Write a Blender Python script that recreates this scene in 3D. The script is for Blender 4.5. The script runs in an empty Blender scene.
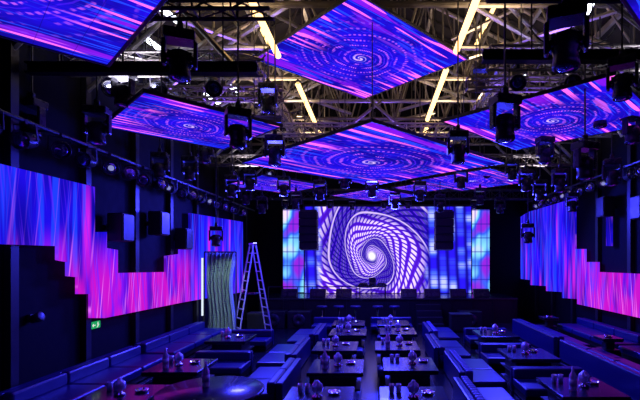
import bpy, bmesh, math, random
from mathutils import Vector, Matrix
random.seed(7)
sc = bpy.context.scene
sc.view_settings.view_transform = 'Standard'
COL = sc.collection
F=430.0; CU=375.0; CV=258.0; H=2.5   # survey constants of the photograph (room metres from camera station)
def at(u,v,Y): return Vector(((u-CU)*Y/F, Y, H-(v-CV)*Y/F))

# ---------------------------------------------------------------- node helpers
class E:
    def __init__(s,nt,k): s.nt=nt; s.k=k
    def _m(s,op,*a,clamp=False):
        n=s.nt.nodes.new('ShaderNodeMath'); n.operation=op; n.use_clamp=clamp
        for i,x in enumerate((s,)+a):
            if isinstance(x,E): s.nt.links.new(x.k,n.inputs[i])
            else: n.inputs[i].default_value=float(x)
        return E(s.nt,n.outputs[0])
    def __add__(s,o): return s._m('ADD',o)
    def __sub__(s,o): return s._m('SUBTRACT',o)
    def __mul__(s,o): return s._m('MULTIPLY',o)
    def __truediv__(s,o): return s._m('DIVIDE',o)
    def sin(s): return s._m('SINE')
    def cos(s): return s._m('COSINE')
    def abs(s): return s._m('ABSOLUTE')
    def sqrt(s): return s._m('SQRT')
    def ln(s): return s._m('LOGARITHM',math.e)
    def fract(s): return s._m('FRACT')
    def floor(s): return s._m('FLOOR')
    def gt(s,o): return s._m('GREATER_THAN',o)
    def atan2(s,o): return s._m('ARCTAN2',o)
    def clamp(s): return s._m('ADD',0.0,clamp=True)
    def ramp(s,a,b):
        n=s.nt.nodes.new('ShaderNodeMapRange'); n.interpolation_type='SMOOTHSTEP'
        s.nt.links.new(s.k,n.inputs[0]); n.inputs[1].default_value=a; n.inputs[2].default_value=b
        return E(s.nt,n.outputs[0])
def newmat(name):
    m=bpy.data.materials.new(name); m.use_nodes=True
    nt=m.node_tree; nt.nodes.clear()
    out=nt.nodes.new('ShaderNodeOutputMaterial'); return m,nt,out
def coords(nt,kind='Object'):
    t=nt.nodes.new('ShaderNodeTexCoord'); s=nt.nodes.new('ShaderNodeSeparateXYZ')
    nt.links.new(t.outputs[kind],s.inputs[0])
    return [E(nt,s.outputs[i]) for i in range(3)]
def comb(nt,x,y,z):
    n=nt.nodes.new('ShaderNodeCombineXYZ')
    for i,a in enumerate((x,y,z)):
        if isinstance(a,E): nt.links.new(a.k,n.inputs[i])
        else: n.inputs[i].default_value=a
    return n.outputs[0]
def noise(nt,vec,scale=1.0,detail=2.0):
    n=nt.nodes.new('ShaderNodeTexNoise'); n.inputs['Scale'].default_value=scale; n.inputs['Detail'].default_value=detail
    nt.links.new(vec,n.inputs['Vector']); return E(nt,n.outputs[0])
def mixc(nt,f,a,b):
    n=nt.nodes.new('ShaderNodeMix'); n.data_type='RGBA'
    if isinstance(f,E): nt.links.new(f.k,n.inputs[0])
    else: n.inputs[0].default_value=f
    for i,c in ((6,a),(7,b)):
        if isinstance(c,tuple): n.inputs[i].default_value=(*c,1)
        else: nt.links.new(c,n.inputs[i])
    return n.outputs[2]
def emit(nt,out,col,strength):
    e=nt.nodes.new('ShaderNodeEmission'); nt.links.new(col,e.inputs[0]); e.inputs[1].default_value=strength
    nt.links.new(e.outputs[0],out.inputs[0])
def pbr(name,col,rough=.5,metal=0.,var=.25,scale=6.,bump=0.,coat=0.,spec=.5,sheen=0.,rv=.2):
    m,nt,out=newmat(name)
    p=nt.nodes.new('ShaderNodeBsdfPrincipled'); nt.links.new(p.outputs[0],out.inputs[0])
    t=nt.nodes.new('ShaderNodeTexCoord'); nz=noise(nt,t.outputs['Object'],scale,4)
    dark=tuple(c*(1-var) for c in col); lite=tuple(min(1,c*(1+var)) for c in col)
    nt.links.new(mixc(nt,nz,dark,lite),p.inputs['Base Color'])
    nt.links.new((nz*rv+(rough-rv/2)).clamp().k,p.inputs['Roughness'])
    p.inputs['Metallic'].default_value=metal; p.inputs['Coat Weight'].default_value=coat
    p.inputs['Specular IOR Level'].default_value=spec; p.inputs['Sheen Weight'].default_value=sheen
    if bump:
        b=nt.nodes.new('ShaderNodeBump'); b.inputs['Strength'].default_value=bump; b.inputs['Distance'].default_value=.02
        nt.links.new(nz.k,b.inputs['Height']); nt.links.new(b.outputs[0],p.inputs['Normal'])
    return m
def glow(name,col,s):
    m,nt,out=newmat(name); t=nt.nodes.new('ShaderNodeTexCoord')
    nz=noise(nt,t.outputs['Object'],3)
    emit(nt,out,mixc(nt,nz,tuple(c*.85 for c in col),col),s); return m

M_black=pbr('black_paint',(.012,.012,.016),.45)
M_wall=pbr('dark_wall',(.004,.004,.009),.8,bump=.2,spec=.15)
M_roof=pbr('roof_sheet',(.012,.010,.010),.7,spec=.2)
M_steel=pbr('galvanised_steel',(.40,.37,.33),.36,.75,var=.8,scale=2.5)
M_steelR=pbr('rusty_dark_steel',(.16,.135,.115),.45,.6,var=.7,scale=3)
M_steelD=pbr('dark_steel',(.07,.07,.08),.4,.7)
M_alu=pbr('aluminium',(.75,.77,.82),.35,.35)
M_floor=pbr('glossy_floor',(.004,.004,.012),.22,scale=2.,rv=.1)
M_sofa=pbr('blue_velvet',(.006,.006,.10),.33,var=.08,scale=2,spec=.6,rv=.04)
M_sofaB=pbr('sofa_plinth',(.004,.004,.008),.35)
M_top=pbr('table_top_gloss',(.003,.003,.018),.26,var=.1,coat=.2,spec=.35,rv=.06)
M_plast=pbr('fixture_plastic',(.030,.030,.036),.28)
M_lens,nt,out=newmat('lens_glass')
p=nt.nodes.new('ShaderNodeBsdfPrincipled'); nt.links.new(p.outputs[0],out.inputs[0])
x,y,z=coords(nt); nt.links.new(mixc(nt,(x*60).sin(),(.3,.32,.5),(.6,.65,.9)),p.inputs['Base Color'])
p.inputs['Roughness'].default_value=.12; p.inputs['Metallic'].default_value=.8
M_glint=glow('lens_glint',(.30,.32,.75),.8)  # weak glow that paints a bluish glint on some lenses
M_silver=pbr('chrome',(.8,.8,.85),.12,1.)
M_curt=pbr('grey_green_cloth',(.30,.44,.42),.8,bump=.2)
M_green=glow('exit_green',(.02,.55,.18),.7)
M_white=glow('exit_white',(.9,1,.9),.9)
M_warm=glow('warm_tube',(1.0,.60,.22),4.)
M_cool=glow('cool_tube',(.80,.86,1.),7.)
M_soft=glow('soft_tube',(.75,.85,1.),1.2)
M_glass,nt,out=newmat('clear_glass')
p=nt.nodes.new('ShaderNodeBsdfPrincipled'); nt.links.new(p.outputs[0],out.inputs[0])
x,y,z=coords(nt); nt.links.new(mixc(nt,(z*30).sin(),(.75,.8,.95),(.9,.92,1.)),p.inputs['Base Color'])
p.inputs['Roughness'].default_value=.05; p.inputs['Transmission Weight'].default_value=.3; p.inputs['Metallic'].default_value=.3
M_label=pbr('bottle_label',(.6,.6,.65),.6)
M_channel,nt,out=newmat('channel_grey_velvet')
p=nt.nodes.new('ShaderNodeBsdfPrincipled'); nt.links.new(p.outputs[0],out.inputs[0])
x,y,z=coords(nt); nt.links.new(mixc(nt,noise(nt,comb(nt,x,y,z),3),(.07,.07,.24),(.09,.09,.28)),p.inputs['Base Color'])
p.inputs['Roughness'].default_value=.4

# LED contents
def led_ceiling(name,half,seed):
    m,nt,out=newmat(name); x,y,z=coords(nt)
    x=x/half; y=y/half
    nz=noise(nt,comb(nt,x,y,seed*3.1),1.8,4)
    xx=x*.9+.03; yy=y*1.0
    r=(xx*xx+yy*yy).sqrt(); a=yy.atan2(xx)
    sw=((r*52.)-(a*1.)+(nz*12.)).sin().ramp(.50,.95)
    sw2=((r*104.)-(a*2.)+(nz*22.)).sin().ramp(.50,.98)
    dots=((a*64.)+(r*14.)).sin().ramp(-.3,.3)
    brk=noise(nt,comb(nt,a*3.,r*9.,seed*2.2),1.,2).ramp(.40,.55)
    mid=r.ramp(1.1,.15); core=r.ramp(.13,.02)
    edge=(x.abs()._m('MAXIMUM',y.abs())).ramp(.45,.92)
    streak=noise(nt,comb(nt,x*.9,y*9.,seed*7.7),1.,0).ramp(.62,.66)
    streak2=noise(nt,comb(nt,x*1.8,y*38.,seed*5.3+4),1.,0).ramp(.60,.66)
    streak3=noise(nt,comb(nt,x*1.1,y*16.,seed*9.3+2),1.,0).ramp(.65,.68)
    base=mixc(nt,nz.ramp(.3,.7),(.005,.002,.24),(.012,.004,.68))
    c=mixc(nt,streak2*(edge*.7+.2),base,(.015,.06,1.))
    c=mixc(nt,streak*edge*.8,c,(.22,.008,.70))
    c=mixc(nt,streak3*edge,c,(.98,.14,.80))
    c=mixc(nt,sw2*brk*mid*.6,c,(.10,.015,1.))
    c=mixc(nt,sw*brk*dots*mid*.9,c,(.68,.12,.95))
    c=mixc(nt,(sw+sw2).clamp()*core*.8,c,(.85,.60,1.))
    gx=((x*4.).fract()-.5).abs().gt(.490); gy=((y*4.).fract()-.5).abs().gt(.490)
    c=mixc(nt,(gx+gy).clamp()*.5,c,(.004,.002,.10))
    emit(nt,out,c,1.4); return m
def led_wall(name,pinkc,pw,lines):
    m,nt,out=newmat(name); x,y,z=coords(nt,'Object')
    n1=noise(nt,comb(nt,y*.9,z*.5,1.3),1.,2)
    base=mixc(nt,n1.ramp(.32,.68),(.004,.002,.26),(.014,.004,.85))
    cf=((y*3.2).fract()-.5).abs().ramp(.48,.15)
    col=(y*3.2).floor(); hn=noise(nt,comb(nt,col,.5,4.),3.17,0)
    bar=cf*((z-(hn*5.-.3)).abs()).ramp(1.2,.1)
    on=noise(nt,comb(nt,col,7.5,1.),5.17,0).ramp(.49,.55)
    c=mixc(nt,bar*on,base,(.50,.012,.70))
    st0=noise(nt,comb(nt,y*6.,z*.25,12.),1.,2).ramp(.50,.62)
    c=mixc(nt,st0*.8,c,(.012,.05,1.))
    pk=((y-pinkc).abs()).ramp(pw,pw*.5)*z.ramp(3.0,2.0)
    pn=noise(nt,comb(nt,y*3.,z*.7,31.),1.,2).ramp(.36,.56)
    c=mixc(nt,pk*(pn*.75+.2),c,(.52,.006,.52))
    st=noise(nt,comb(nt,y*14.+z*2.,z*.3,7.),1.,1).ramp(.54,.70)
    c=mixc(nt,st*.65,c,(.10,.015,.90))
    st2=noise(nt,comb(nt,y*24.-z*3.,z*.5,17.),1.,1).ramp(.58,.74)
    c=mixc(nt,st2*(pk*.85+.18),c,(.85,.16,.90))
    emit(nt,out,c,1.25); return m
def led_stage():
    m,nt,out=newmat('led_stage_content'); x,y,z=coords(nt)
    PI2=2*math.pi
    xe=x+(z*.15); ze=z*.86-(x*.06)
    r0=((xe*xe)+(ze*ze)).sqrt()+.03; th=r0.ln()*.95
    cx=xe*th.cos()-ze*th.sin(); cz=xe*th.sin()+ze*th.cos()   # squares that twist as they recede
    q4=(cx*cx*cx*cx+cz*cz*cz*cz).sqrt().sqrt()+.02; L=q4.ln(); a=cz.atan2(cx)
    ring=((L*5.2+a*(1/PI2)).fract()-.5).abs()
    line=ring.ramp(.32,.22)
    ang=((a*(48/PI2)).fract()-.5).abs().ramp(.36,.24)
    fine=((L*15.6+a*(3/PI2)).fract()-.5).abs().ramp(.22,.10)
    arm=((a*(1/PI2)+L*.55+.30).fract()-.5).abs()
    on=arm.ramp(.36,.14)
    rim=(arm-.34).abs().ramp(.016,.006)
    base=mixc(nt,on,(.010,.002,.28),(.07,.006,.55))
    c=mixc(nt,fine*ang*.6,base,(.14,.03,.95))
    c=mixc(nt,line*ang*(on*.88+.06),c,(.88,.66,1.))
    c=mixc(nt,rim*.7,c,(.80,.60,1.))
    c=mixc(nt,r0.ramp(.26,.08),c,(1.,.95,1.))
    cen=(x-.05).abs().ramp(2.45,2.1)
    bx=((x*2.5+z*.10).fract()-.5).abs().ramp(.50,.12)
    off=(x*2.5+z*.10).floor()
    bn=noise(nt,comb(nt,off*3.1,z*1.1,2.),1.,1)
    tick=((z*5.).fract()-.5).abs().ramp(.50,.38)
    sb=mixc(nt,bx,(.006,.002,.24),(.020,.008,.85))
    sb=mixc(nt,bn.ramp(.42,.60)*bx*tick,sb,(.06,.14,1.))
    sb=mixc(nt,bn.ramp(.54,.66)*bx*tick,sb,(.45,.50,1.))
    c=mixc(nt,cen,sb,c)
    emit(nt,out,c,1.35); return m
def led_strip():
    m,nt,out=newmat('led_strip_content'); x,y,z=coords(nt)
    n=noise(nt,comb(nt,x*1.5,z*.9,2.7),1.,1)
    c=mixc(nt,n.ramp(.35,.50),(.30,.02,.75),(.02,.12,1.))
    c=mixc(nt,n.ramp(.46,.60),c,(.25,.75,1.))
    c=mixc(nt,n.ramp(.58,.70),c,(.95,.75,1.))
    c=mixc(nt,((x*4.).fract()-.5).abs().ramp(.25,.5)*.6,c,(.02,.02,.6))
    c=mixc(nt,((z*1.7).fract()-.5).abs().ramp(.42,.5)*.7,c,(.01,.01,.4))
    emit(nt,out,c,1.1); return m

# ---------------------------------------------------------------- mesh helpers
class B:
    def __init__(s): s.bm=bmesh.new()
    def box(s,c,d,bev=0.,rot=None,seg=2):
        t=bmesh.new(); bmesh.ops.create_cube(t,size=1)
        bmesh.ops.scale(t,vec=d,verts=t.verts)
        if bev: bmesh.ops.bevel(t,geom=t.edges[:],offset=bev,segments=seg,affect='EDGES',profile=.5)
        mt=Matrix.Translation(c)@(rot.to_4x4() if rot else Matrix())
        t.transform(mt); s._add(t); return s
    def _add(s,t,smooth=False):
        me=bpy.data.meshes.new('t'); 
        for f in t.faces: f.smooth=smooth
        t.to_mesh(me); t.free(); s.bm.from_mesh(me); bpy.data.meshes.remove(me)
    def tube(s,p,q,r,seg=6,r2=None):
        p=Vector(p);q=Vector(q);d=q-p
        if d.length<1e-5: return s
        t=bmesh.new(); bmesh.ops.create_cone(t,segments=seg,radius1=r,radius2=r if r2 is None else r2,depth=d.length,cap_ends=True)
        t.transform(Matrix.Translation((p+q)/2)@d.to_track_quat('Z','Y').to_matrix().to_4x4()); s._add(t,False); 
        return s
    def lathe(s,prof,c=(0,0,0),seg=16,rot=None):
        t=bmesh.new(); rings=[]
        for (r,z) in prof:
            rings.append([t.verts.new((max(r,.0005)*math.cos(2*math.pi*i/seg),max(r,.0005)*math.sin(2*math.pi*i/seg),z)) for i in range(seg)])
        for a,b in zip(rings,rings[1:]):
            for i in range(seg): t.faces.new((a[i],a[(i+1)%seg],b[(i+1)%seg],b[i]))
        t.faces.new(rings[0][::-1]); t.faces.new(rings[-1])
        t.transform(Matrix.Translation(c)@(rot.to_4x4() if rot else Matrix())); s._add(t,True); return s
    def poly(s,pts,off):
        t=bmesh.new(); vs=[t.verts.new(p) for p in pts]; f=t.faces.new(vs)
        e=bmesh.ops.extrude_face_region(t,geom=[f]); nv=[v for v in e['geom'] if isinstance(v,bmesh.types.BMVert)]
        bmesh.ops.translate(t,verts=nv,vec=off); bmesh.ops.recalc_face_normals(t,faces=t.faces); s._add(t); return s
    def mesh(s,name,mat):
        me=bpy.data.meshes.new(name); s.bm.to_mesh(me); s.bm.free(); me.materials.append(mat); return me
def struct(name,me):
    o=bpy.data.objects.new(name,me); o['kind']='structure'; COL.objects.link(o); return o
def thing(name,label,cat,loc,parts,rot=(0,0,0),group=None,kind=None):
    r=bpy.data.objects.new(name,None); r.empty_display_size=.2; r.location=loc; r.rotation_euler=rot
    r['label']=label; r['category']=cat
    if group: r['group']=group
    if kind: r['kind']=kind
    COL.objects.link(r)
    for pt in parts:
        if len(pt)==2: pn,me=pt; l=(0,0,0)
        else: pn,me,l=pt
        o=bpy.data.objects.new(pn,me); o.parent=r; o.location=l; COL.objects.link(o)
    return r

# ---------------------------------------------------------------- room shell
XL=-5.3; XR=6.6; Y0=-3.; Y1=19.; EV=7.6; RG=10.6; XM=.6
struct('floor',B().box((.65,8,-.1),(12.3,22.6,.2)).mesh('floor',M_floor))
struct('wall_left',B().box((XL-.1,8,3.8),(.2,22.4,7.8)).mesh('wall',M_wall))
struct('wall_right',B().box((XR+.1,8,3.8),(.2,22.4,7.8)).mesh('wall',M_wall))
struct('wall_back',B().box((.65,Y1+.1,5.3),(12.3,.2,10.8)).mesh('wall',M_wall))
struct('wall_front',B().box((.65,Y0-.1,5.3),(12.3,.2,10.8)).mesh('wall',M_wall))
b=B()
for sx,xa in ((-1,XL-.2),(1,XR+.2)):
    b.poly([(xa,Y0-.2,EV),(XM,Y0-.2,RG),(XM,Y1+.2,RG),(xa,Y1+.2,EV)],(0,0,.12))
    n=26
    for i in range(n):   # standing seams of the roof sheet
        yy=Y0+.4+i*(Y1-Y0-.8)/(n-1)
        b.tube((xa+(-sx)*.3,yy,EV+.05),(XM,yy,RG-.04),.03,4)
struct('ceiling',b.mesh('ceiling',M_roof))

# roof trusses
TY=(4.6,6.2,7.8,9.4,11.0,12.6,14.2,15.8,17.4)
def zt(x): return EV+(RG-EV)*(1-abs(x-XM)/ (XM-XL if x<XM else XR-XM))-.15
for k,Y in enumerate(TY):
    mt=M_steel if k%2 else M_steelR
    wb=B(); n=14
    for i in range(n+1):
        x=XL+.1+(XR-XL-.2)*i/n
        wb.tube((x,0,7.1),(x,0,zt(x)),.022,6)
        if i<n:
            x2=XL+.1+(XR-XL-.2)*(i+1)/n
            if i%2: wb.tube((x,0,7.1),(x2,0,zt(x2)),.028,6)
            else: wb.tube((x,0,zt(x)),(x2,0,7.1),.028,6)
    thing('roof_truss','welded steel roof truss with diagonal web bars','roof truss',(0,Y,0),
      [('bottom_chord',B().tube((XL+.02,0,7.1),(XR-.02,0,7.1),.06,8).mesh('c',mt)),
       ('top_chord',B().tube((XL+.02,0,zt(XL)),(XM,0,zt(XM)),.06,8).mesh('c',mt)),('top_chord',B().tube((XM,0,zt(XM)),(XR-.02,0,zt(XR)),.06,8).mesh('c',mt)),
       ('web_bracing',wb.mesh('w',mt)),
       ('knee_brace',B().tube((XL+.05,0,5.5),(XL+1.7,0,7.05),.045,6).tube((XL+.05,0,6.3),(XL+.85,0,6.3),.02,6).mesh('k',M_steel)),
       ('knee_brace',B().tube((XR-.05,0,5.5),(XR-1.7,0,7.05),.045,6).tube((XR-.05,0,6.3),(XR-.85,0,6.3),.02,6).mesh('k',M_steel)),
       ('column',B().box((XL+.06,0,3.55),(.1,.14,7.1)).mesh('k',M_black)),('column',B().box((XR-.06,0,3.55),(.1,.14,7.1)).mesh('k',M_black))],group='roof trusses')
for x in (-4.4,-3.1,-1.9,-.5,1.7,2.9,4.1,5.5):
    thing('roof_purlin','long galvanised steel purlin running between trusses','roof beam',(x,0,zt(x)-.02),
      [('beam',B().box((0,8,0),(.09,21.6,.12)).mesh('p',M_steel))],group='roof purlins')
for (x1,x2,y1,y2,zz) in ((-4.6,-1.5,6.3,7.7,7.24),(-4.6,-1.3,7.9,10.9,7.24),(2.2,5.6,6.3,7.7,7.24),(1.6,5.4,7.9,10.9,7.24),(-3.6,-.8,11.1,14.1,7.24),(.8,4.2,11.1,14.1,7.24),(-2.6,2,14.3,17.3,7.24),(-4.6,-1.5,3.6,6.1,7.24),(2.2,5.6,3.6,6.1,7.24),
    (-3.4,-1.1,8.0,10.6,7.8),(1.9,4.2,8.0,10.6,7.8),(-2.6,.2,11.2,13.9,8.0),(.8,3.4,11.2,13.9,8.0)):
    cx,cy=(x1+x2)/2,(y1+y2)/2
    thing('cross_bracing','thick steel cross bracing pipes under the roof','roof bracing',(cx,cy,zz),
      [('rod',B().tube((x1-cx,y1-cy,.0),(x2-cx,y2-cy,.0),.05,6).mesh('r',M_steel)),
       ('rod',B().tube((x2-cx,y1-cy,.1),(x1-cx,y2-cy,.1),.05,6).mesh('r',M_steel))],group='roof cross bracing')

# tube lights under the roof
def tube_light(x,y1,y2,Z,mat,lab,dx=0,r=.05):
    p=Vector((x,y1,Z));q=Vector((x+dx,y2,Z));c=(p+q)/2
    L=(q-p)
    h=B().tube(-L/2+Vector((0,0,.07)),L/2+Vector((0,0,.07)),r,6); rd=B().tube((0,0,.1),(0,0,zt(c.x)-c.z+.1),.012,5)
    t=B().tube(-L/2,L/2,r,8)
    thing('tube_light',lab,'ceiling light',c,[('housing',h.mesh('h',M_steelD)),('lamp_tube',t.mesh('t',mat)),('hanging_rod',rd.mesh('r',M_steelD))],group='tube lights under the roof')
W='long warm yellow tube light hung under the roof'
for x,a,b_ in ((-2.05,6.5,9.1),(-1.9,10.6,13.6),(1.68,7.0,8.9),(1.62,9.8,13.3),(1.7,14.2,16.6),(-1.9,14.6,16.6)):
    tube_light(x,a,b_,6.78,M_warm,W,r=.065)
C='short cool white tube light hung under the roof'
for x,a,b_ in ((-4.55,8.5,9.3),(-4.5,11.4,12.2),(3.65,7.1,7.7),(3.6,10.3,11.0),(4.6,12.0,12.8),(-3.75,7.4,7.9),(-3.7,10.8,11.2),(-4.75,10.2,10.6)):
    tube_light(x,a,b_,6.85,M_cool,C,.12)
tube_light(-2.9,9.9,11.9,8.35,M_warm,W); tube_light(2.8,9.9,11.9,8.4,M_warm,W); tube_light(-.6,13,15,8.6,M_warm,W); tube_light(1.3,12.8,14.6,8.6,M_warm,W)

# lighting trusses (box section)
def box_truss(p,q,s=.28,mat=M_steelD,lab='black box lighting truss hung from the roof',top=7.1):
    p=Vector(p);q=Vector(q);d=(q-p);L=d.length;dn=d.normalized();up=Vector((0,0,1));sd=dn.cross(up)
    c=(p+q)/2; br=B(); parts=[]
    corners=[(sd*i+up*j)*s/2 for i,j in ((-1,-1),(1,-1),(1,1),(-1,1))]
    for k in corners: parts.append(('chord',B().tube(p-c+k,q-c+k,.026,6).mesh('c',mat)))
    n=max(2,int(L/.4))
    for i in range(n):
        a=p-c+dn*(L*i/n); e=p-c+dn*(L*(i+1)/n)
        for j in range(4):
            k1=corners[j];k2=corners[(j+1)%4]
            br.tube(a+k1,e+k2,.012,4)
            br.tube(a+k1,a+k2,.012,4)
    parts.append(('bracing',br.mesh('b',mat)))
    for tt in (.12,.88):
        a=p-c+dn*(L*tt); parts.append(('hanging_rod',B().tube(a+up*s/2,Vector((a.x,a.y,top-c.z)),.012,5).mesh('r',M_steelD)))
    thing('lighting_truss',lab,'lighting truss',c,parts,group='lighting trusses')
LT='silver box lighting truss hung from the roof'
box_truss((XL+.12,7.2,5.75),(-1.9,7.2,5.75),mat=M_steel,lab=LT)
box_truss((1.9,7.2,5.85),(XR-.12,7.2,5.85),mat=M_steel,lab=LT)
box_truss((XL+.12,5.0,5.45),(-1.2,5.0,5.45),s=.22,mat=M_steelR)
box_truss((1.3,4.9,5.6),(XR-.12,4.9,5.6),s=.22,mat=M_steelR)
box_truss((XL+.12,8.9,5.9),(-1.9,8.9,5.9),s=.22,mat=M_steelR)
box_truss((1.9,8.9,6.1),(XR-.12,8.9,6.1),s=.22,mat=M_steelR)
box_truss((XL+.12,11.6,5.95),(XR-.12,11.6,5.95),mat=M_steel,lab=LT)
box_truss((XL+.12,13.2,5.5),(XR-.12,13.2,5.5),mat=M_steelR)
box_truss((XL+.12,16.6,4.95),(XR-.12,16.6,4.95),s=.34)
box_truss((-4.7,5.3,6.4),(-4.7,16.2,6.4),s=.2)
box_truss((5.8,5.0,6.45),(5.8,16.2,6.45),s=.2)
box_truss((-2.5,9.2,6.4),(-2.5,16.2,6.4),s=.2,mat=M_steel,lab=LT)
box_truss((2.8,9.4,6.55),(2.8,16.2,6.55),s=.2,mat=M_steel,lab=LT)
def beam(x1,x2,Y,Z):
    c=(x1+x2)/2; L=abs(x2-x1)
    pr=[('flange',B().box((0,0,.07),(L,.14,.02)).mesh('f',M_black)),('flange',B().box((0,0,-.07),(L,.14,.02)).mesh('f',M_black)),('web',B().box((0,0,0),(L,.02,.13)).mesh('w',M_black))]
    for s in (-.35,.35): pr.append(('hanging_rod',B().tube((s*L,0,.07),(s*L,0,7.1-Z),.012,5).mesh('r',M_steelD)))
    thing('steel_beam','black painted horizontal steel beam carrying stage lights','steel beam',(c,Y,Z),pr,group='black steel beams')
beam(XL+.13,-1.75,6.4,5.32); beam(1.6,XR-.13,6.4,5.5); beam(XL+.13,-2.2,10.1,5.75); beam(2.4,XR-.13,10.1,5.75)
# slanting struts and hanging cables of the rigging
for (p,q) in (((-2.2,6.7,5.5),(-3.6,6.9,7.05)),((-4.9,8.4,5.5),(-3.0,8.5,7.05)),((-4.0,9.8,5.7),(-2.9,9.9,7.05)),((-4.6,12.3,5.4),(-2.9,12.3,7.0)),
   ((4.9,6.8,5.6),(3.2,6.9,7.05)),((6.1,10.6,5.5),(4.9,10.5,7.0)),((5.6,12.3,5.4),(3.9,12.3,7.0)),
   ((-1.6,12.3,5.6),(.2,12.3,7.0)),((1.4,12.1,5.6),(-.2,12.1,7.0)),((-1.2,13.6,5.5),(-2.2,13.8,7.0)),((1.2,13.6,5.6),(2.3,13.8,7.0)),
   ((4.6,7.5,6.),(4.0,8.6,7.0)),((-4.2,10.3,5.9),(-3.1,11.3,7.0)),((4.6,10.3,5.9),(3.4,11.3,7.0))):
    p=Vector(p);q=Vector(q);c=(p+q)/2
    thing('rigging_strut','slanting galvanised steel strut between truss and roof','steel strut',c,[('pipe',B().tube(p-c,q-c,.045,6).mesh('p',M_steel))],group='rigging struts')
def cable(p,q,sag):
    p=Vector(p);q=Vector(q);c=(p+q)/2; m=B(); pv=None
    for i in range(13):
        t=i/12; w=p.lerp(q,t)-c; w.z-=sag*4*t*(1-t)
        if pv is not None: m.tube(pv,w,.014,5)
        pv=w
    thing('cable','black power cable sagging between the lighting rigs','cable',c,[('cord',m.mesh('c',M_plast))],group='rigging cables')
for i in range(26):
    s=-1 if i%2 else 1
    y=5.2+i*.38; x=s*random.uniform(2.4,4.3)+.5
    cable((x,y,random.uniform(6.2,6.95)),(x+random.uniform(-1.6,1.6),y+random.uniform(-.4,.6),random.uniform(6.2,6.95)),random.uniform(.15,.5))

# ---------------------------------------------------------------- ceiling LED panels
def ceil_panel(c,hd,seed,tilt=(0,0)):
    half=hd/math.sqrt(2); w=half
    parts=[('display',B().box((0,0,.015),(2*w-.01,2*w-.01,.03)).mesh('s',led_ceiling('led_ceiling_%d'%seed,half,seed)))]
    for sx,sy,dx,dy in ((0,1,2*w+.06,.03),(0,-1,2*w+.06,.03),(1,0,.03,2*w),(-1,0,.03,2*w)):
        parts.append(('frame_rail',B().box((sx*(w+.015),sy*(w+.015),.02),(dx,dy,.06),.004).mesh('f',M_black)))
    fr=B().box((0,0,.04),(2*w,2*w,.02))
    for i in range(1,4):
        k=-w+2*w*i/4; fr.box((k,0,.065),(.04,2*w,.035)); fr.box((0,k,.065),(2*w,.04,.035))
    parts.append(('back_frame',fr.mesh('f',M_black)))
    for sx in (-.7,.7):
        for sy in (-.7,.7): parts.append(('hanging_rod',B().tube((sx*w,sy*w,.06),(sx*w,sy*w,7.1-c[2]),.01,5).mesh('r',M_steelD)))
    thing('ceiling_screen','square LED ceiling screen showing a purple and blue swirl, black frame','LED screen',c,parts,
      rot=(math.radians(tilt[0]),math.radians(tilt[1]),math.radians(45)),group='diamond-hung ceiling screens')
ceil_panel((-.3,9.3,6.8),2.3,1)
ceil_panel((-.05,9.95,4.7),3.0,2)
ceil_panel((-3.05,3.0,4.7),1.9,3)
ceil_panel((-3.34,7.85,4.9),1.62,4)
ceil_panel((3.4,8.2,5.1),2.1,5)
ceil_panel((3.55,3.4,4.8),1.75,6)
ceil_panel((0,14.6,4.62),1.5,7)
ceil_panel((-3.3,14.2,4.9),1.7,8)
ceil_panel((3.2,14.0,5.0),2.0,9)
ceil_panel((-1.9,12.4,5.2),1.2,10)
ceil_panel((1.7,15.3,5.0),1.1,11)

# ---------------------------------------------------------------- wall LED screens
def wp(u,v,X):
    Y=abs(X)*F/abs(u-CU); return Vector((X,Y,H-(v-CV)*Y/F))
XA=XL+.17
left=[(-60,149),(95,187),(95,232),(107,232),(107,248),(118,250),(118,273),(166,272),(166,256),(180,254),(180,238),(190,236),(190,213),(243,222),(243,292),(185,302),(105,318),(91,318),(91,294),(78,294),(78,277),(68,276),(68,262),(58,260),(58,246),(-60,242)]
pts=[wp(u,v,XA) for u,v in left]
thing('wall_screen','long stepped LED wall screen with blue and magenta light streaks','LED screen',(0,0,0),
  [('display',B().poly(pts,(-.05,0,0)).mesh('s',led_wall('led_wall_a',9.4,3.4,.5)))])
XB=XR-.17
right=[(497,232),(528,212),(575,198),(575,249),(585,249),(585,262),(598,262),(598,272),(690,276),(690,331),(640,318),(577,304),(577,299),(562,298),(562,292),(546,291),(546,286),(530,285),(530,280),(497,276)]
pts=[wp(u,v,XB) for u,v in right]
thing('wall_screen','stepped LED wall screen with blue and pink light streaks','LED screen',(0,0,0),
  [('display',B().poly(pts,(.05,0,0)).mesh('s',led_wall('led_wall_b',9.6,5.0,.35)))])
pts=[wp(606,205,XB),wp(611,204,XB),wp(611,246,XB),wp(606,246,XB)]
thing('wall_screen','narrow upright LED wall screen glowing blue-violet','LED screen',(0,0,0),
      [('display',B().poly(pts,(.05,0,0)).mesh('s',led_wall('led_wall_c',30,1,0)))])

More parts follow.
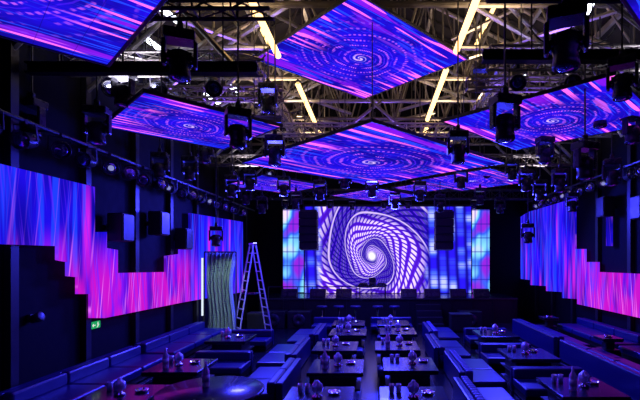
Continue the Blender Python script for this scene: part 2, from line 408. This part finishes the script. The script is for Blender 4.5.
# ---------------------------------------------------------------- stage
SX0,SX1=-4.3,5.3
dk=B().box((.5,17.45,.97),(SX1-SX0,2.9,.06)); fas=B().box((.5,16.03,.47),(SX1-SX0,.05,.94))
for i in range(13): fas.box((SX0+.1+i*.782,15.99,.47),(.04,.04,.94))
fas.box((.5,17.4,.47),(SX1-SX0-.3,2.6,.93))
rim=B().box((.5,15.98,.98),(SX1-SX0,.05,.05))
thing('stage','raised black stage platform with panelled front','stage',(0,0,0),
  [('deck',dk.mesh('d',M_top)),('fascia',fas.mesh('f',M_black)),('edge_trim',rim.mesh('e',M_steelD))])
DY=18.3
frm=B()
frm.box((.55,DY+.12,2.87),(7.1,.1,3.72)); frm.box((.55,DY+.05,4.74),(7.1,.14,.08))
sp=Vector(((372-CU)*DY/F,DY,H-(256-CV)*DY/F))
lst=led_stage()
def scr(x0,x1,z0,z1): return B().box(((x0+x1)/2-sp.x,0,(z0+z1)/2-sp.z),(x1-x0,.08,z1-z0))
thing('stage_screen','large LED stage backdrop showing a white and purple spiral tunnel','LED screen',sp,
  [('frame',frm.mesh('f',M_black),(-sp.x,-sp.y,-sp.z)),
   ('display',scr(-2.98,4.08,1.02,4.68).mesh('s',lst))])
lstrip=led_strip()
for x0,x1 in ((-3.90,-3.04),(4.14,4.86)):
    thing('side_screen','narrow vertical LED screen beside the stage backdrop, cyan and pink','LED screen',((x0+x1)/2,DY-.02,1.0),
      [('display',B().box((0,0,1.8),(x1-x0,.08,3.5)).mesh('s',lstrip)),('frame',B().box((0,.07,1.8),(x1-x0+.04,.05,3.6)).mesh('f',M_black))],group='side screens of the stage')

# speakers
cb=[]
for i in range(5):
    z=-.14-i*.29; yy=.02*i*i*.3; R=Matrix.Rotation(math.radians(-2*i),3,'X')
    cb.append(('cabinet',B().box((0,yy,z),(.68,.45,.27),.015,R).mesh('cab',M_black)))
    cb.append(('grille',B().box((0,yy-.235,z-.003*i),(.62,.02,.23),.004,R).mesh('gr',M_black)))
cb.append(('hanging_bracket',B().box((0,0,.03),(.6,.3,.05)).tube((-.2,0,.05),(-.2,0,.55),.012,5).tube((.2,0,.05),(.2,0,.55),.012,5).mesh('ho',M_steelD)))
for x in (-2.5,2.6):
    thing('line_array_speaker','black hanging line array speaker in front of the stage screen','speaker',(x,16.2,4.25),cb,group='hanging line array speakers')
sw=B().box((0,0,.3),(.8,.6,.6),.02); cone=B().lathe([(.24,0),(.2,.03),(.07,.07),(.06,.03),(.001,.02)],(0,-.31,.3),18,Matrix.Rotation(math.radians(90),3,'X'))
ms,mcn=sw.mesh('sw',M_black),cone.mesh('cn',M_plast)
for x in (-3.6,-2.7,3.4):
    thing('subwoofer','black subwoofer cabinet standing before the stage','speaker',(x,15.5,0),[('cabinet',ms),('speaker_cone',mcn)],group='subwoofers before the stage')
# equipment cases on the floor by the stage front
fc=B().box((0,0,.32),(.7,.5,.5),.015).mesh('c',M_black); fe=[]
ft=B().box((0,0,.60),(.72,.52,.05),.01).mesh('t',M_steelD); fw=B()
for sx in (-.28,.28):
    for sy in (-.18,.18): fw.box((sx,sy,.035),(.06,.04,.07),.01)
fw=fw.mesh('w',M_steelD)
for x,y in ((-4.0,14.85),(3.5,14.75),(2.9,14.6)):
    thing('flight_case','black equipment flight case with metal lid on castors','equipment case',(x,y,0.22 if x>4.05 else 0),[('case_body',fc),('lid',ft),('castor_set',fw)] if x!=2.9 else [('case_body',fc),('lid',ft),('castor_set',fw)],group='equipment cases') if x!=3.5 else None
wd=B().poly([(-.3,-.2,0),(.3,-.2,0),(.3,-.02,.3),(-.3,-.02,.3)],(0,.22,0)).mesh('w',M_black)
wg=B().box((0,-.115,.15),(.5,.02,.26),.004,Matrix.Rotation(math.radians(-31),3,'X')).mesh('g',M_plast)
for x in (-3.3,-2.2,-1.2,1.3,2.2,3.2,4.1):
    thing('stage_monitor','black wedge monitor speaker on the stage edge','speaker',(x,16.6,1.005),[('cabinet',wd),('grille',wg)],group='stage monitors')
DJ=[('counter',B().box((0,0,.42),(1.15,.5,.05),.01).mesh('c',M_top))]
for sx in (-.5,.5): DJ.append(('leg',B().tube((sx,-.18,.02),(sx,.18,.42),.02).tube((sx,.18,.02),(sx,-.18,.42),.02).mesh('l',M_steelD)))
for sx in (-.36,.36):
    DJ.append(('turntable',B().box((sx,0,.47),(.34,.36,.05),.01).lathe([(.14,0),(.14,.03),(.04,.035),(.001,.04)],(sx,0,.49),20).mesh('t',M_plast)))
DJ.append(('mixer',B().box((0,0,.48),(.26,.36,.08),.01).mesh('m',M_plast)))
DJ.append(('laptop',B().box((0,.16,.62),(.28,.015,.19),.004).box((0,.08,.53),(.28,.18,.015)).mesh('l',M_plast)))
thing('dj_console','small black DJ desk with turntables, mixer and laptop','DJ desk',(-.1,17.0,1.0),DJ)
def stool(x,y):
    thing('bar_stool','black bar stool with round seat in front of the stage','stool',(x,y,0),
      [('seat',ST[0]),('post',ST[1]),('foot_ring',ST[2])],group='bar stools')
ST=[B().lathe([(.01,.72),(.18,.72),(.2,.75),(.18,.79),(.01,.8)],seg=18).mesh('s',M_sofa),B().lathe([(.2,0),(.2,.02),(.03,.05),(.025,.72)],seg=14).mesh('p',M_silver),B().tube((-.15,0,.3),(.15,0,.3),.012).tube((0,-.15,.3),(0,.15,.3),.012).mesh('r',M_silver)]
for x in (-1.9,-1.3,-.7,.1,.7): stool(x,15.4)
steps=[]
for i in range(4): steps.append(('tread',B().box((0,-.15-.26*i,(.8-.2*i)/2),(.9,.26,.8-.2*i),.008).mesh('s',M_black)))
thing('stage_steps','black steps leading up to the stage','steps',(1.95,15.95,0),steps)
rl=[]
for i in range(9): rl.append(('baluster',B().tube((-2.6+.55*i,0,0),(-2.6+.55*i,0,.42),.014,6).mesh('r',M_steelD)))
rl.append(('handrail',B().tube((-2.6,0,.42),(1.8,0,.42),.018,6).mesh('r',M_steelD)))
thing('stage_railing','low metal railing along the stage edge','railing',(-1.4,16.12,1.0),rl)

# ---------------------------------------------------------------- moving heads
def mover_parts():
    base=B().box((0,0,-.06),(.34,.26,.12),.02); base.box((0,-.135,-.06),(.14,.01,.05))
    head=B().lathe([(.03,.14),(.10,.13),(.125,.07),(.125,-.02),(.11,-.06),(.12,-.12),(.125,-.17),(.11,-.19),(.10,-.17)],(0,0,-.37),18)
    head.box((0,0,-.33),(.30,.10,.10),.02)
    for i in range(4): head.box((0,0,-.27-.03*i),(.262,.20,.008))
    lens=B().lathe([(.001,-.205),(.06,-.198),(.10,-.175),(.10,-.165)],(0,0,-.37),18)
    cl=B().box((0,0,.03),(.08,.06,.08),.01).lathe([(.035,-.03),(.035,.03)],(0,0,.09),10,Matrix.Rotation(math.radians(90),3,'X'))
    ps=[('base',base.mesh('b',M_plast)),('lamp_head',head.mesh('h',M_plast)),('lens',lens.mesh('l',M_lens)),('clamp',cl.mesh('c',M_steelD))]
    for s in (-1,1): ps.append(('yoke_arm',B().box((s*.17,0,-.26),(.045,.12,.30),.018).mesh('y',M_plast)))
    return ps
MP=mover_parts()
def mover(u,v,Y,rz=0,s=1.,top=7.1,lab='black moving head stage light hanging on a rod'):
    P=at(u,v,Y)+Vector((0,0,.27*s))
    rod=B().tube((0,0,.1),(0,0,(top-P.z)/s),.014,6).mesh('r',M_steelD)
    o=thing('moving_head_light',lab,'stage light',P,MP+[('hanging_rod',rod)],rot=(0,0,math.radians(rz)),group='moving head lights')
    o.scale=(s,s,s); return o
for a in ((180,55,5.3,20,1.05),(123,88,6.8,-15),(97,125,6.6,10),(238,128,6.3,30),(275,150,8.2,0),(566,38,4.4,-20,1.1),(505,118,5.7,15,1.05),(458,147,7.6,0),
  (585,160,6.6,25),(622,78,5.9,-30),(146,118,8.5,0),(214,70,8.6,0),(480,78,9.2,0),(545,150,9.2,10),
  (284,186,12.4,0),(320,190,12.2,0),(372,187,12.3,0),(420,191,12.3,0),(461,178,12.0,0),(250,180,12.0,0),(512,170,12.0,0),(345,178,12.0),(395,200,14,0),(296,200,14,0),(440,203,14,0),(232,186,11.2,0),(540,190,11.8,0),
  (216,236,12.2,20),(528,233,12.4,-20),(60,128,7.6,15),(32,118,6.6,-10),(190,168,10.4,0),(160,165,9.6,10),(205,150,9.6,0),(560,180,10.4,0),(600,112,8.2,0),(632,128,8.0,20),(262,205,14.5),(480,196,14.5),(500,205,15.2),(246,196,14.6),
  (108,172,8.9,0),(142,190,10.4,10),(612,172,9.2,-20),(572,202,12.6,0),(526,180,11.2,0),(268,98,8.5,0)):
    mover(*a)
for u in (285,330,352,384,408,474):
    mover(u,203+(u%3)*1.5,16.6,0,.72,top=4.8,lab='small black moving head light on the stage truss')

# side rails with PAR lights
def rail(X,Z,n0,n1,wall):
    ps=[('pipe',B().tube((0,n0,0),(0,n1,0),.03,8).mesh('p',M_steelD))]
    k=n0+.3
    while k<n1:
        ps.append(('bracket',B().tube((0,k,0),(wall-X,k,0.),.018,6).mesh('b',M_steelD))); k+=2.
    thing('wall_rail','steel pipe rail along the side wall for spotlights','pipe rail',(X,0,Z),ps)
rail(-4.9,4.42,4.2,17.5,XL); rail(6.15,4.75,5.5,17.5,XR)
can=B().lathe([(.04,-.16),(.09,-.14),(.11,-.05),(.12,.12),(.135,.16),(.12,.16),(.11,.13)],(0,0,0),16,Matrix.Rotation(math.radians(90),3,'X')).mesh('c',M_plast)
ln=B().lathe([(.001,.155),(.06,.15),(.115,.135),(.115,.12)],(0,0,0),16,Matrix.Rotation(math.radians(90),3,'X')).mesh('l',M_lens)
lnl=B().lathe([(.001,.162),(.03,.16),(.05,.155),(.05,.12)],(0,0,0),16,Matrix.Rotation(math.radians(90),3,'X')).mesh('l',M_glint)
yk=B()
for s in (-1,1): yk.box((s*.14,0,.1),(.012,.04,.22))
yk.box((0,0,.21),(.29,.04,.012)).box((0,0,.25),(.05,.05,.07)).tube((-.14,0,0),(.14,0,0),.01)
yk=yk.mesh('y',M_steelD)
def par(X,Y,Z,rz,glint,tilt=0):
    thing('par_spotlight','round black spotlight can clamped to the rail','spotlight',(X,Y,Z),
      [('can',can),('lens',ln),('yoke',yk)]+([('glint_disc',lnl)] if glint else []),rot=(math.radians(tilt),0,math.radians(rz)),group='spotlights on the side rails')  # some cans get a glowing disc as a painted lens glint
for i in range(19): par(-4.9,4.9+.6*i+random.uniform(-.08,.08),4.16,rz=random.choice((25,45,5,60)),glint=i%4==1,tilt=random.uniform(-10,15))
for i in range(17): par(6.15,6.8+.6*i,4.49,rz=random.choice((-25,-45,-5,-60)),glint=i%4==0,tilt=random.uniform(-10,15))
for x in (-4.4,-3.6,-2.7): par(x,7.2,5.36,20,False,30)
for x in (2.4,3.3,4.4,5.4): par(x,7.2,5.46,-20,False,30)
for x in (-4.3,-3.2,-1.2,.2,1.6,3.4,4.8): par(x,13.2,5.1,0,x in(-3.2,1.6),20)

bx=B().box((0,0,0),(.3,.4,.55),.02).mesh('b',M_black); bg=B().box((.16,0,0),(.02,.36,.5),.004).mesh('g',M_black); bk=B().box((-.2,0,0),(.12,.1,.1)).mesh('k',M_steelD)
for Y,Z in ((8.5,3.1),(11.3,3.0),(10.0,3.3)):
    thing('wall_speaker','black box loudspeaker bracketed to the dark wall','speaker',(XL+.27,Y,Z),[('cabinet',bx),('grille',bg),('bracket',bk)],group='wall loudspeakers')
for Y,Z in ((11.8,3.9),(10.2,3.7)):
    thing('wall_speaker','black box loudspeaker bracketed to the dark wall','speaker',(XR-.27,Y,Z),[('cabinet',bx),('grille',bg),('bracket',bk)],rot=(0,0,math.pi),group='wall loudspeakers')

# ---------------------------------------------------------------- curtain, ladder, exit sign
t=bmesh.new(); n=60; rows=[]
for j in range(13):
    z=2.66*j/12; rows.append([t.verts.new(((i/n-.5)*(.86-.12*math.sin(j/12*3.1))+.04*math.sin(j*.6),.09*math.sin(i*.75+j*.12)+.04*math.sin(i*1.7),z)) for i in range(n+1)])
for a,b_ in zip(rows,rows[1:]):
    for i in range(n):
        f=t.faces.new((a[i],a[i+1],b_[i+1],b_[i])); f.smooth=True
me=bpy.data.meshes.new('curtain'); t.to_mesh(me); t.free(); me.materials.append(M_curt)
thing('curtain','pale grey-green cloth curtain hanging in folds on a stand','curtain',(-4.66,12.95,0.0),[('cloth',me),
   ('curtain_rod',B().tube((-.46,0,2.68),(.46,0,2.68),.02,8).mesh('r',M_steelD)),('post',B().tube((-.46,0,0),(-.46,0,2.68),.02,8).mesh('r',M_steelD)),('post',B().tube((.46,0,0),(.46,0,2.68),.02,8).mesh('r',M_steelD))],rot=(0,0,math.radians(8)))
thing('light_batten','white upright light batten beside the curtain','stage light',(-5.09,12.68,0),
   [('lamp_tube',B().tube((0,0,.8),(0,0,2.5),.03,8).mesh('t',M_soft)),('stand',B().tube((0,.05,.0),(0,.05,2.5),.02,6).lathe([(.09,0),(.09,.02),(.02,.03)],(0,.05,0),12).mesh('s',M_steelD))])
Ht=2.95; LP=[]
for dx in (-.56,.56):
    for e in (-1,1): LP.append(('side_rail',B().tube((dx,e*.25,0.01),(dx*.06,e*.15,Ht),.024,6).mesh('l',M_alu)))
    for i in range(1,10):
        f=i/10; w=.25-(.10*f); LP.append(('rung',B().box((dx*(1-f)+dx*.06*f,0,Ht*f),(.06,2*w,.028)).mesh('t',M_alu)))
LP.append(('hinge_cap',B().box((0,0,Ht+.01),(.14,.36,.05),.01).mesh('h',M_silver)))
for e in (-1,1): LP.append(('spreader',B().tube((-.31,e*.21,1.35),(.31,e*.21,1.35),.008,5).mesh('h',M_silver)))
thing('step_ladder','tall aluminium folding step ladder standing open','ladder',(-3.95,13.9,0),LP,rot=(0,0,math.radians(38)))
P=wp(95,325,XL+.04)
thing('exit_sign','small green emergency exit sign with running figure and arrow','exit sign',P,[('body',B().box((0,0,0),(.03,.28,.13),.008).mesh('b',M_green)),
  ('running_figure',B().box((.018,.06,0),(.006,.02,.05)).box((.018,.06,.04),(.006,.02,.02)).box((.018,.047,-.035),(.006,.045,.012),0,Matrix.Rotation(.5,3,'X')).box((.018,.066,.012),(.006,.06,.01),0,Matrix.Rotation(-.4,3,'X')).mesh('p',M_white)),
  ('arrow',B().box((.018,-.05,0),(.006,.08,.016)).box((.018,-.08,.012),(.006,.04,.013),0,Matrix.Rotation(.78,3,'X')).box((.018,-.08,-.012),(.006,.04,.013),0,Matrix.Rotation(-.78,3,'X')).mesh('a',M_white))])
P=wp(35,318,XL+.1)
thing('wall_spotlight','small black lamp fixture on the dark wall','wall lamp',P,[('bracket',B().box((-.06,0,0),(.06,.12,.12),.01).mesh('b',M_plast)),('lamp_head',B().lathe([(.06,-.08),(.07,0),(.08,.08),(.06,.09)],(.02,0,0),14,Matrix.Rotation(math.radians(70),3,'Y')).mesh('h',M_steelD))])

# ---------------------------------------------------------------- furniture
def sofa_parts(L,chan=False):
    parts=[('plinth',B().box((0,0,.07),(L-.06,.72,.13),.02).mesh('p',M_sofaB))]
    n=max(1,round(L/1.1)); w=L/n
    cs=B().box((0,-.06,.21),(w-.01,.74,.15),.04,seg=3).mesh('s',M_sofa)
    mb=B()
    if chan:
        k=int(w/.11)
        for i in range(k): mb.box((-w/2+(i+.5)*w/k,0,0),(w/k-.004,.13,.22),.03,seg=2)
    else: mb.box((0,0,0),(w-.01,.15,.20),.04,seg=3)
    mb=mb.mesh('b',M_channel if chan else M_sofa)
    for i in range(n):
        x=-L/2+(i+.5)*w
        parts.append(('seat_cushion',cs,(x,0,0))); parts.append(('back_cushion',mb,(x,.25,.37)))
    parts.append(('backrest',B().box((0,.385,.235),(L,.11,.45),.025).mesh('r',M_sofa)))
    return parts
SP={}
def sofa(x,y,L,rz,chan=False,z=0,lab=None):
    k=(L,chan)
    if k not in SP: SP[k]=sofa_parts(L,chan)
    thing('sofa',lab or ('low dark blue velvet bench sofa with grey channel-tufted back' if chan else 'low dark blue velvet bench sofa with padded back'),'sofa',(x,y,z),SP[k],rot=(0,0,math.radians(rz)),group='club bench sofas')
def plat(x0,x1,y0,y1,h,name='riser_platform'):
    cx,cy=(x0+x1)/2,(y0+y1)/2
    thing(name,'low black seating platform along the wall','platform',(cx,cy,0),[('deck',B().box((0,0,h/2),(x1-x0,y1-y0,h),.01).mesh('d',M_floor)),('edge_trim',B().box(((x1-x0)/2+.011 if cx<0 else -(x1-x0)/2-.011,0,h-.02),(.02,y1-y0,.03)).mesh('t',M_steelD))])
plat(4.05,XR-.13,2.5,15.0,.22)
plat(XL+.13,-4.2,2.5,12.3,.22)
for y in (4.0,7.35,10.7): sofa(-4.68,y,3.2,90,z=.22)
for x,y,L,a in ((-1.95,7.9,1.8,-90),(-2.1,10.1,2.0,-90),(-1.95,12.5,2.0,-90),(-3.3,9.1,1.2,0),(-3.5,11.9,1.2,0)):
    sofa(x,y,L,a)
for x,y,L,a,ch in ((1.78,6.6,1.6,90,True),(1.95,8.6,1.8,90,True),(1.78,10.7,1.8,90,False),(1.95,12.9,1.8,90,True),(3.2,7.7,1.3,0,False),(3.1,9.95,1.2,0,False),(3.2,12.2,1.2,0,False),(2.7,5.4,1.0,0,True)):
    sofa(x,y,L,a,chan=ch)
for y in (5.0,8.1,11.4): sofa(4.55,y,3.0,90,z=.22)
for y in (5.0,8.3,11.6): sofa(5.98,y,3.1,-90,z=.22)
sofa(-1.4,14.5,1.4,0); sofa(.55,14.5,1.4,0)

def table_parts(w,d,h=.56):
    return [('table_top',B().box((0,0,h-.03),(w,d,.06),.012).mesh('t',M_top)),('rim',B().box((0,0,h-.07),(w-.03,d-.03,.02)).mesh('r',M_steelD)),
      ('body',B().box((0,0,(h-.08)/2+.03),(w-.26,d-.26,h-.14),.02).mesh('b',M_black)),('plinth',B().box((0,0,.02),(w-.12,d-.12,.04),.008).mesh('s',M_steelD)),
      ('shelf',B().box((0,0,h*.45),(w-.1,d-.1,.03),.006).mesh('s',M_black))]
TH=.56
TP=table_parts(.96,1.0)
TS=table_parts(.46,.46,.5)
lb=B().lathe([(.075,0),(.075,.025),(.03,.045),(.03,.06)],seg=16).mesh('b',M_silver)
lg=B().lathe([(.03,.06),(.07,.09),(.085,.14),(.07,.19),(.035,.215),(.025,.24),(.001,.245)],seg=16).mesh('g',M_glass)
bo=B().lathe([(.05,0),(.052,.02),(.052,.22),(.02,.28),(.018,.35),(.001,.355)],seg=14).mesh('b',M_glass); bl=B().lathe([(.0525,.07),(.0528,.17)],seg=14).mesh('l',M_label)
gl=B().lathe([(.035,0),(.042,.12),(.038,.12),(.033,.01),(.001,.008)],seg=12).mesh('g',M_glass)
ash=B().lathe([(.08,0),(.095,.035),(.085,.035),(.07,.01),(.001,.01)],seg=16).mesh('a',M_silver)
def tbl(x,y,z=0,bottle=False,rz=0):
    thing('cocktail_table','low square black glossy club table with dark rim','table',(x,y,z),TP,rot=(0,0,math.radians(rz)),group='club tables')
    zt_=z+TH
    dx=random.uniform(-.08,.08)
    thing('table_lamp','small chrome table lamp with clear glass globe','table lamp',(x+dx,y-.02,zt_),[('base',lb),('globe',lg)],group='table lamps')
    thing('ashtray','small round chrome ashtray on the table','ashtray',(x+dx+.22,y+.15,zt_),[('dish',ash)],group='ashtrays')
    for a in (-.30,-.20): thing('drinking_glass','clear tumbler on the table','glass',(x+a,y+.22,zt_),[('tumbler',gl)],group='drinking glasses')
    if bottle: thing('bottle','clear glass bottle with pale label on the table','bottle',(x-.2,y-.2,zt_),[('glass_body',bo),('paper_label',bl)],group='bottles')
for y,dx,dy in ((6.0,0,0),(7.75,.10,.15),(9.5,-.08,.05),(11.3,.08,.15),(12.9,0,0)):
    tbl(-.78+dx,y,bottle=y==7.75); tbl(.54+dx*.8,y+dy,bottle=y==9.5)
tbl(-3.6,6.1); tbl(-3.5,7.8,bottle=True); tbl(-3.5,10.5)
tbl(3.1,6.5,bottle=True); tbl(3.1,8.75); tbl(3.1,11.1)
for y in (6.5,9.7,13.0):
    thing('side_table','small square black side table between sofas','table',(5.26,y,.22),TS,group='side tables')
    thing('ashtray','small round chrome ashtray on the side table','ashtray',(5.26,y,.72),[('dish',ash)],group='ashtrays')
ot=B().box((0,0,.22),(1.05,.42,.18),.06,seg=3).mesh('o',M_sofa); ob=B().box((0,0,.07),(.98,.36,.13),.01).mesh('b',M_sofaB)
for y in (6.87,8.62,10.40,12.1,13.7):
    for x in (-.80,.58):
        thing('ottoman_bench','low blue velvet bench without back','bench',(x,y+(.08 if x>0 else 0),0),[('cushion',ot),('plinth',ob)],group='low benches')
rt=B().lathe([(.70,0),(.72,.015),(.72,.045),(.70,.06)],(0,0,.62),40).mesh('t',M_top)
rb=B().lathe([(.36,0),(.36,.02),(.08,.05),(.06,.1),(.06,.62)],seg=24).mesh('p',M_black)
thing('round_table','large round black club table on a pedestal','table',(-2.27,5.95,0),[('table_top',rt),('pedestal',rb)])
thing('bottle','clear glass bottle with pale label on the round table','bottle',(-2.4,6.1,.68),[('glass_body',bo),('paper_label',bl)],group='bottles')

# ---------------------------------------------------------------- added fill lights, no fixtures modelled
def area(loc,aim,size,col,e):
    l=bpy.data.lights.new('fill_light','AREA'); l.size=size; l.color=col; l.energy=e; l.shape='DISK'
    o=bpy.data.objects.new('fill_light',l); o.location=loc; o.rotation_euler=(Vector(aim)-Vector(loc)).to_track_quat('-Z','Y').to_euler(); COL.objects.link(o)
area((.3,14.5,4.0),(0,9,0),1.3,(.03,.035,1),640)  # blue fills added without fixtures, for highlights on the furniture
area((-3.2,13.3,4.0),(-3,8,0),.9,(.04,.04,1),400)
area((4,13.3,4.0),(4,8,0),.9,(.04,.04,1),400)
area((-1.,8.,4.2),(-3,6.5,0),1.,(.04,.04,1),50)
area((1.,8.,4.2),(3,6.5,0),1.,(.04,.04,1),50)
area((.4,13.5,3.8),(.4,16,.3),1.2,(.06,.05,1),60)  # added blue fill towards the stage front
l=bpy.data.lights.new('curtain_fill','SPOT'); l.energy=230; l.color=(.85,1,.98); l.spot_size=math.radians(32); l.spot_blend=.5  # unseen fill spot added to brighten the curtain
o=bpy.data.objects.new('curtain_fill',l); o.location=(-3.0,9.8,3.6); o.rotation_euler=(Vector((-4.5,13.1,1.3))-o.location).to_track_quat('-Z','Y').to_euler(); COL.objects.link(o)
for x in (-2.5,2.1):
    for y in (7.5,11,15.): area((x,y,6.6),(x,y+.01,10),1.2,(1,.72,.42),70)  # warm upward fills added to brighten the roof steel
for x in (-4.,4.9):
    for y in (7,10.5,13.5): area((x,y,5.3),(x,y+.01,10),.8,(.78,.74,.95),30)  # pale upward fills added to brighten the steelwork at the sides
for x,y in ((-3.2,9.6),(3.6,9.6),(0,12.6)): area((x,y,5.2),(x,y+.01,10),1.,(.25,.12,1),70)  # violet upward fills added as coloured spill on the ceiling rig
w=bpy.data.worlds.new('w'); sc.world=w; w.use_nodes=True
w.node_tree.nodes['Background'].inputs[0].default_value=(.01,.01,.03,1); w.node_tree.nodes['Background'].inputs[1].default_value=.3

cam=bpy.data.cameras.new('camera'); cam.sensor_width=36; cam.lens=F/640*36
cam.shift_x=-(CU-320)/640; cam.shift_y=(CV-200)/640; cam.clip_start=.05
co=bpy.data.objects.new('camera',cam); co.location=(0,0,H); co.rotation_euler=(math.radians(90),0,0); COL.objects.link(co); sc.camera=co
